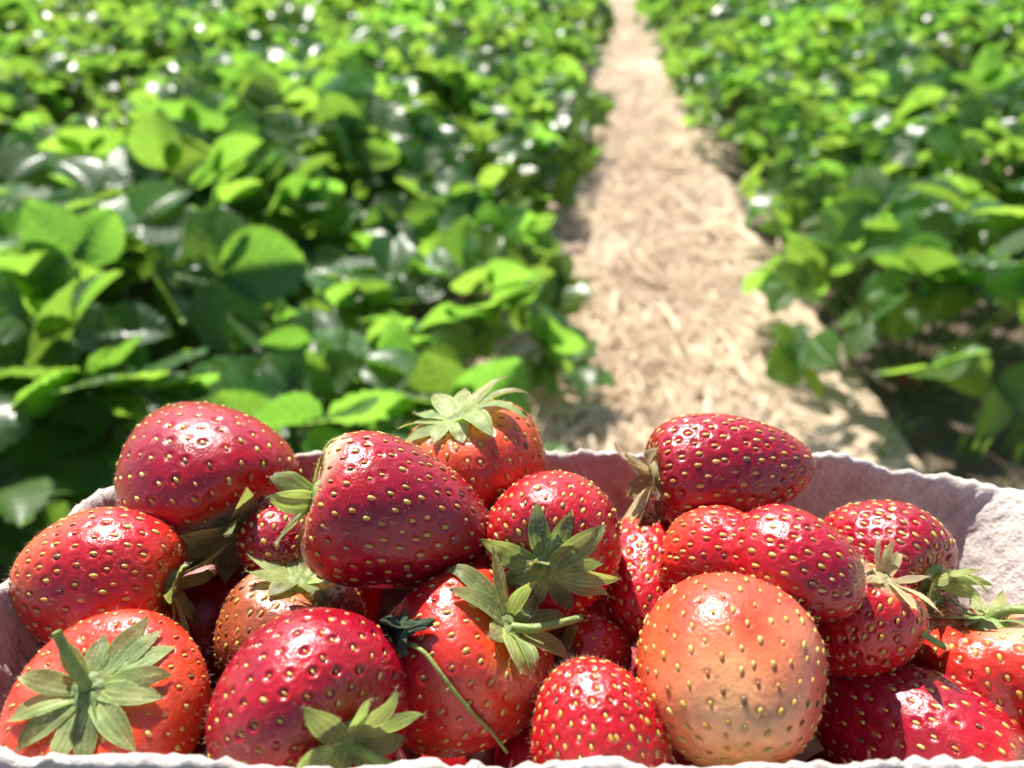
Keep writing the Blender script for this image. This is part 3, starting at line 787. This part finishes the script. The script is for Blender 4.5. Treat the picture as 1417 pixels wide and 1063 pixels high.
    sink = dd * r.uniform(.45, .78, ns) + r.uniform(-.00014, .00006, ns) - (.00012 if key == 'K' else 0)
    for k in range(ns):
        c = S[k] - N_[k] * sink[k]; n = N_[k]; y = da[k] - n * (da[k] @ n); y /= np.linalg.norm(y); x = np.cross(y, n)
        s_ = seed_len * r.uniform(.72, 1.25) * (1.1 if key == 'K' else 1)
        mt = Matrix(((x[0], y[0], n[0], c[0]), (x[1], y[1], n[1], c[1]), (x[2], y[2], n[2], c[2]), (0, 0, 0, 1)))
        obj('seed', SEED, root, mt @ Matrix.Diagonal((s_ * r.uniform(.85, 1.15), s_, s_ * 1.1, 1)))
    # fine hairs
    nh = 1300; idx = r.integers(nv * 3, len(P) - nv * 2, nh)
    b0 = P[idx]; nn = b0 / np.linalg.norm(b0, axis=1)[:, None]
    d = nn + r.normal(size=(nh, 3)) * .45; d /= np.linalg.norm(d, axis=1)[:, None]
    ln = r.uniform(.0005, .0015, nh)[:, None]; sd_ = np.cross(d, r.normal(size=(nh, 3))); sd_ /= np.linalg.norm(sd_, axis=1)[:, None]
    w = .000022
    HV = np.stack([b0 - sd_ * w, b0 + sd_ * w, b0 + d * ln], 1).reshape(-1, 3)
    tag(obj('fine_hairs', mesh('fine_hairs', HV, np.arange(nh * 3).reshape(-1, 3), M['hair'], False), root), kind='stuff')
    return root, P

def sepal_geo(Lf, Wf, lift, curl, r):
    nu, nv = 15, 9; V = []; C = []
    brown = r.uniform(.45, 1.15) if r.random() < .55 else 2; shade = r.uniform(.72, 1.05); curl = curl + r.normal() * .5
    tip_hook = r.normal() * .9
    al = lift; pos = np.array([0.0, 0, 0]); step = Lf / (nu - 1)
    cup = r.uniform(-.1, .35); tw = r.normal() * .25; wav = r.uniform(0, 6.28)
    for i in range(nu):
        t = i / (nu - 1)
        w = Wf / 2 * (.66 + .34 * math.sin(min(1, t / .5) * math.pi / 2)) * (1 - max(0, (t - .45) / .55) ** 2.0)
        w = max(w, Wf * .01)
        rad_ = np.array([math.cos(al), 0, math.sin(al)]); nor = np.array([-math.sin(al), 0, math.cos(al)])
        for j in range(nv):
            s = j / (nv - 1) * 2 - 1
            a = tw * t
            V.append(pos + np.array([0, 1, 0]) * s * w * math.cos(a) + nor * (s * w * math.sin(a) + cup * abs(s) ** 1.6 * w + .05 * Wf * math.sin(wav + t * 7 + s * 2) * abs(s) + .022 * Wf * math.cos(s * 9) * (1 - t)))
            v_ = shade * (1 + .16 * math.cos(s * 13) - .10 * t + (.25 if j in (0, nv - 1) else 0)); k_ = min(1, max(0, (t + .18 * math.sin(wav * 3 + s * 5) - brown) / .18)) * .75
            base = np.array((1.12, 1.04, .92)) * v_ if t < .25 else np.array((1, 1, 1.0)) * v_
            C.append(base * (1 - k_) + np.array((.42, .30, .26)) * k_)
        pos = pos + rad_ * step
        al += curl / (nu - 1) * (1.6 * t + .3) + (tip_hook / (nu - 1) * 3 if t > .68 else 0)
    return np.array(V), grid_faces(nu, nv), np.clip(np.array(C), 0, 1.4)

def sepal_hairs(V, r, n, px):
    b0 = V[r.integers(0, len(V), n)] + r.normal(size=(n, 3)) * .0002
    d = r.normal(size=(n, 3)); d[:, 2] += .7; d /= np.linalg.norm(d, axis=1)[:, None]
    ln = r.uniform(.0005, .0014, n)[:, None]; s_ = np.cross(d, r.normal(size=(n, 3))); s_ /= np.linalg.norm(s_, axis=1)[:, None]
    return np.stack([b0 - s_ * .000025, b0 + s_ * .000025, b0 + d * ln], 1).reshape(-1, 3)

def add_calyx(key, root, P, L, ax, px, seed, vb):
    """px = metres per photo pixel at the berry"""
    r = np.random.default_rng(seed + 900)
    top = P[np.argsort(np.linalg.norm(P[:, :2], axis=1) + (P[:, 2] < 0) * 9)[:60]].mean(0)
    sub = P[P[:, 2] > -L * .2][::2]
    subn = sub / np.linalg.norm(sub, axis=1)[:, None]
    kd = KDTree(len(sub))
    for q_, v_ in enumerate(sub.tolist()): kd.insert(v_, q_)
    kd.balance()
    z0 = top[2] + .0006
    # receptacle disc
    V = []; nseg = 20
    for i, (rr_, zz) in enumerate(((0, .0012), (.0018, .0012), (.0032, .0008), (.0045, -.0004))):
        for k in range(nseg):
            a = 2 * math.pi * k / nseg; V.append((rr_ * math.cos(a), rr_ * math.sin(a), z0 + zz + .0002 * math.sin(5 * a)))
    mname = DRYNESS.get(key, 'sepal')
    cal = obj('calyx', mesh('calyx', V, grid_faces(4, nseg, True), M[mname], colors=np.full((len(V), 3), .9)), root)
    HV = []
    for n_, sp in enumerate(SEPALS[key]):
        ang, ln, wd, lift, curl = sp[:5]
        ks = {'C': .86, 'O': .8, 'R': .8, 'P': .85, 'H': .92, 'D': .9}.get(key, 1.0)
        v, f, sc_ = sepal_geo(ln * px * .93 * ks, wd * px * .80 * ks, lift, curl, r)
        v[:, 0] += .0022
        a = math.radians(ang); R_ = np.array([[math.cos(a), -math.sin(a), 0], [math.sin(a), math.cos(a), 0], [0, 0, 1]])
        v = v @ R_.T; v[:, 2] += z0 + .0006 + .00012 * (n_ % 3)
        # rest on the fruit where it would cut into it
        for _ in range(2):
            j = np.array([kd.find(q_)[1] for q_ in v.tolist()])
            gap = np.sum((v - sub[j]) * subn[j], 1)
            push = np.clip(.0005 + .00012 * (n_ % 3) - gap, 0, .02)
            v = v + subn[j] * push[:, None]
        m_ = M[mname]
        if key == 'B' and n_ == 1: m_ = M['sepal_pink']
        if key == 'H' and n_ >= 8: m_ = M['sepal']
        s_ = obj('sepal', mesh('sepal', v, f, m_, colors=sc_), cal)
        if key == 'B' and n_ == 1: s_['label'] = 'pink tinged sepal'
        HV.append(sepal_hairs(v, r, 90, px))
    HV = np.vstack(HV)
    tag(obj('fine_hairs', mesh('fine_hairs', HV, np.arange(len(HV)).reshape(-1, 3), M['hair'], False), cal), kind='stuff')
    if key in STALKS:
        pts, r0 = STALKS[key]
        a_, b_, t_ = vb; W = [ax.T @ (p_[0] * a_ + p_[1] * b_ + p_[2] * t_) * px + np.array([0, 0, z0]) for p_ in pts]
        W = np.array(W); q = np.linspace(0, len(W) - 1, 12); W2 = np.stack([np.interp(q, np.arange(len(W)), W[:, k]) for k in range(3)], 1)
        for _ in range(2): W2[1:-1] = (W2[:-2] + 2 * W2[1:-1] + W2[2:]) / 4
        rr_ = r0 * px * np.linspace(1.15, .8, 12)
        v, f = tube(W2, rr_, 10)
        obj('stalk', mesh('stalk', v, f, M['stalk']), root)

def berry_axes(stem, px=708, py=531):
    z = camdir(stem, px, py); a, b, t = view_basis(px, py)
    x = a - z * (a @ z)
    if np.linalg.norm(x) < .5: x = np.cross(unit(b - z * (b @ z)), z)
    x = unit(x); y = np.cross(z, x)
    return np.stack([x, y, z], 1)
for n_, (key, (px_, py_, Z_, L_, D_, st, cone, pw)) in enumerate(SHAPE.items()):
    ax = berry_axes(st, px_, py_); k = Z_ / FPX
    lk = LOOK[key]
    root, P = make_strawberry(key, at(px_, py_, Z_), L_ * k, D_ * k, ax, cone, pw, lk[:5], 500 + n_ * 7, True, 9.6 * k)
    tag(root, lk[5], 'strawberry', 'strawberries heaped in the punnet')
    if key in SEPALS:
        add_calyx(key, root, P, L_ * k, ax, k, 500 + n_ * 7, view_basis(px_, py_))

# buried berries that carry the heap
FILL = [(0.0991, 0.102, 0.5198, 0.0168), (-0.0129, 0.1475, 0.5475, 0.015), (0.0331, 0.1303, 0.5198, 0.0168), (-0.0388, 0.1221, 0.5287, 0.0153), (0.0983, 0.1402, 0.5171, 0.0141), (-0.0088, 0.114, 0.5194, 0.0164), (0.0662, 0.127, 0.5173, 0.0143), (-0.065, 0.1309, 0.5173, 0.0143), (-0.0678, 0.0952, 0.5245, 0.0137), (0.0189, 0.1005, 0.5178, 0.0148), (0.0521, 0.1095, 0.5457, 0.0136), (-0.0155, 0.1457, 0.5169, 0.0139), (0.0524, 0.1034, 0.517, 0.014), (-0.0867, 0.0993, 0.5431, 0.0139), (-0.0806, 0.1335, 0.5426, 0.0144), (0.0735, 0.1251, 0.5455, 0.014), (0.0177, 0.1474, 0.5395, 0.0139), (0.01, 0.0948, 0.5451, 0.0137), (-0.0372, 0.094, 0.5345, 0.0145), (-0.0504, 0.146, 0.5448, 0.0153), (0.0565, 0.1471, 0.5403, 0.0154), (0.0069, 0.1235, 0.5449, 0.0135), (-0.0452, 0.1466, 0.5152, 0.0122), (0.075, 0.0922, 0.5309, 0.0118), (0.0961, 0.1229, 0.5359, 0.0106), (0.0108, 0.1446, 0.5139, 0.0109), (0.0362, 0.0929, 0.5434, 0.0106), (0.0871, 0.15, 0.5369, 0.0117), (-0.0477, 0.1014, 0.5139, 0.0109), (-0.08, 0.1125, 0.5139, 0.0109), (0.0536, 0.1478, 0.5141, 0.0111), (0.0767, 0.149, 0.5136, 0.0106)]
for n_, (x, y, z, rr_) in enumerate(FILL):
    rf = np.random.default_rng(n_)
    root, P = make_strawberry('fill', (x, y, z), rr_ * 2.1, rr_ * 2, berry_axes(rf.normal(size=3)), .12, .85, (RO, RD, CR, 0, 3.5), 900 + n_, False)
    tag(root, 'strawberry buried in the dark underneath the heap', 'strawberry', 'strawberries buried under the heap')

# ------------------------------------------------------------------ loose bits lying on the fruit
def surface_tube(name, pts_px, zs, rad_px, mat, n=24):
    W = np.array([at(x, y, z) for (x, y), z in zip(pts_px, zs)])
    q = np.linspace(0, len(W) - 1, n); W2 = np.stack([np.interp(q, np.arange(len(W)), W[:, k]) for k in range(3)], 1)
    for _ in range(2): W2[1:-1] = (W2[:-2] + 2 * W2[1:-1] + W2[2:]) / 4
    v, f = tube(W2, np.interp(q, [0, len(W) - 1], [rad_px * 1.3, rad_px * .8]) * zs[0] / FPX, 8)
    return obj(name, mesh(name, v, f, M[mat]))
def berry_depth(key, x, y, off=.0006):
    """depth at which the pixel's ray meets a berry, from its own mesh"""
    px_, py_, Z_, L_, D_ = SHAPE[key][:5]
    d = ray(x, y); o = FLESH[key]
    mi = o.matrix_world.inverted()
    bpy.context.view_layer.update
    hit, loc, nor, _ = o.ray_cast(mi @ Vector(CAM), (mi.to_3x3() @ Vector(d)).normalized())
    if not hit: return None
    return float((np.array(o.matrix_world @ loc) - CAM) @ FWD) - off
bpy.context.view_layer.update()
FLESH = {}
for o in bpy.data.objects:
    if o.name.startswith('flesh') and o.parent:
        for key, sh in SHAPE.items():
            if o.parent.get('label') == LOOK[key][5]: FLESH[key] = o
pts = [(530, 886), (548, 889), (572, 892), (590, 905), (612, 935), (632, 962), (655, 988), (680, 1012), (702, 1042)]
zs = [berry_depth('I', *p) for p in pts]; last = [z for z in zs if z][0]
zz = []
for z in zs:
    last = z if z else last; zz.append(last)
tag(surface_tube('thin_stalk', pts, [z - .0005 for z in zz], 2.8, 'stalk', 40), 'thin pale green stalk lying loose across the large orange red strawberry', 'stalk')
# dark shrivelled leaf scrap
sc_ = []
c0 = np.array([560, 872]); zc = berry_depth('I', 575, 872) or .145
rr = np.random.default_rng(21)
outline = [(-34, -16), (-22, -22), (-12, -14), (2, -22), (0, -8), (20, -18), (42, -14), (38, -6), (22, 0), (6, 8), (-2, 20), (2, 38), (-12, 30), (-14, 12), (-24, 4), (-30, -4)]
V = [at(c0[0] + a, c0[1] + b, (berry_depth('I', c0[0] + a, c0[1] + b) or zc) - .0012 - .0008 * rr.random()) for a, b in outline]
V.append(at(c0[0], c0[1], zc - .0022)); n_ = len(outline)
F = [(k, (k + 1) % n_, n_) for k in range(n_)]
import bmesh
bm_ = bmesh.new(); vv_ = [bm_.verts.new(p_) for p_ in V]
for f_ in F: bm_.faces.new([vv_[q_] for q_ in f_])
bmesh.ops.subdivide_edges(bm_, edges=bm_.edges[:], cuts=3, use_grid_fill=True)
for v_ in bm_.verts:
    d_ = mnoise.noise_vector(v_.co * 900) * .0007 + mnoise.noise_vector(v_.co * 2600) * .00035
    v_.co += d_
sm = bpy.data.meshes.new('leaf_scrap'); bm_.to_mesh(sm); bm_.free(); sm.materials.append(M['sepal_dark']); so = obj('leaf_scrap', sm)
md = so.modifiers.new('thick', 'SOLIDIFY'); md.thickness = .0003
tag(so, 'shrivelled dark green leaf scrap stuck on the large orange red strawberry', 'leaf')
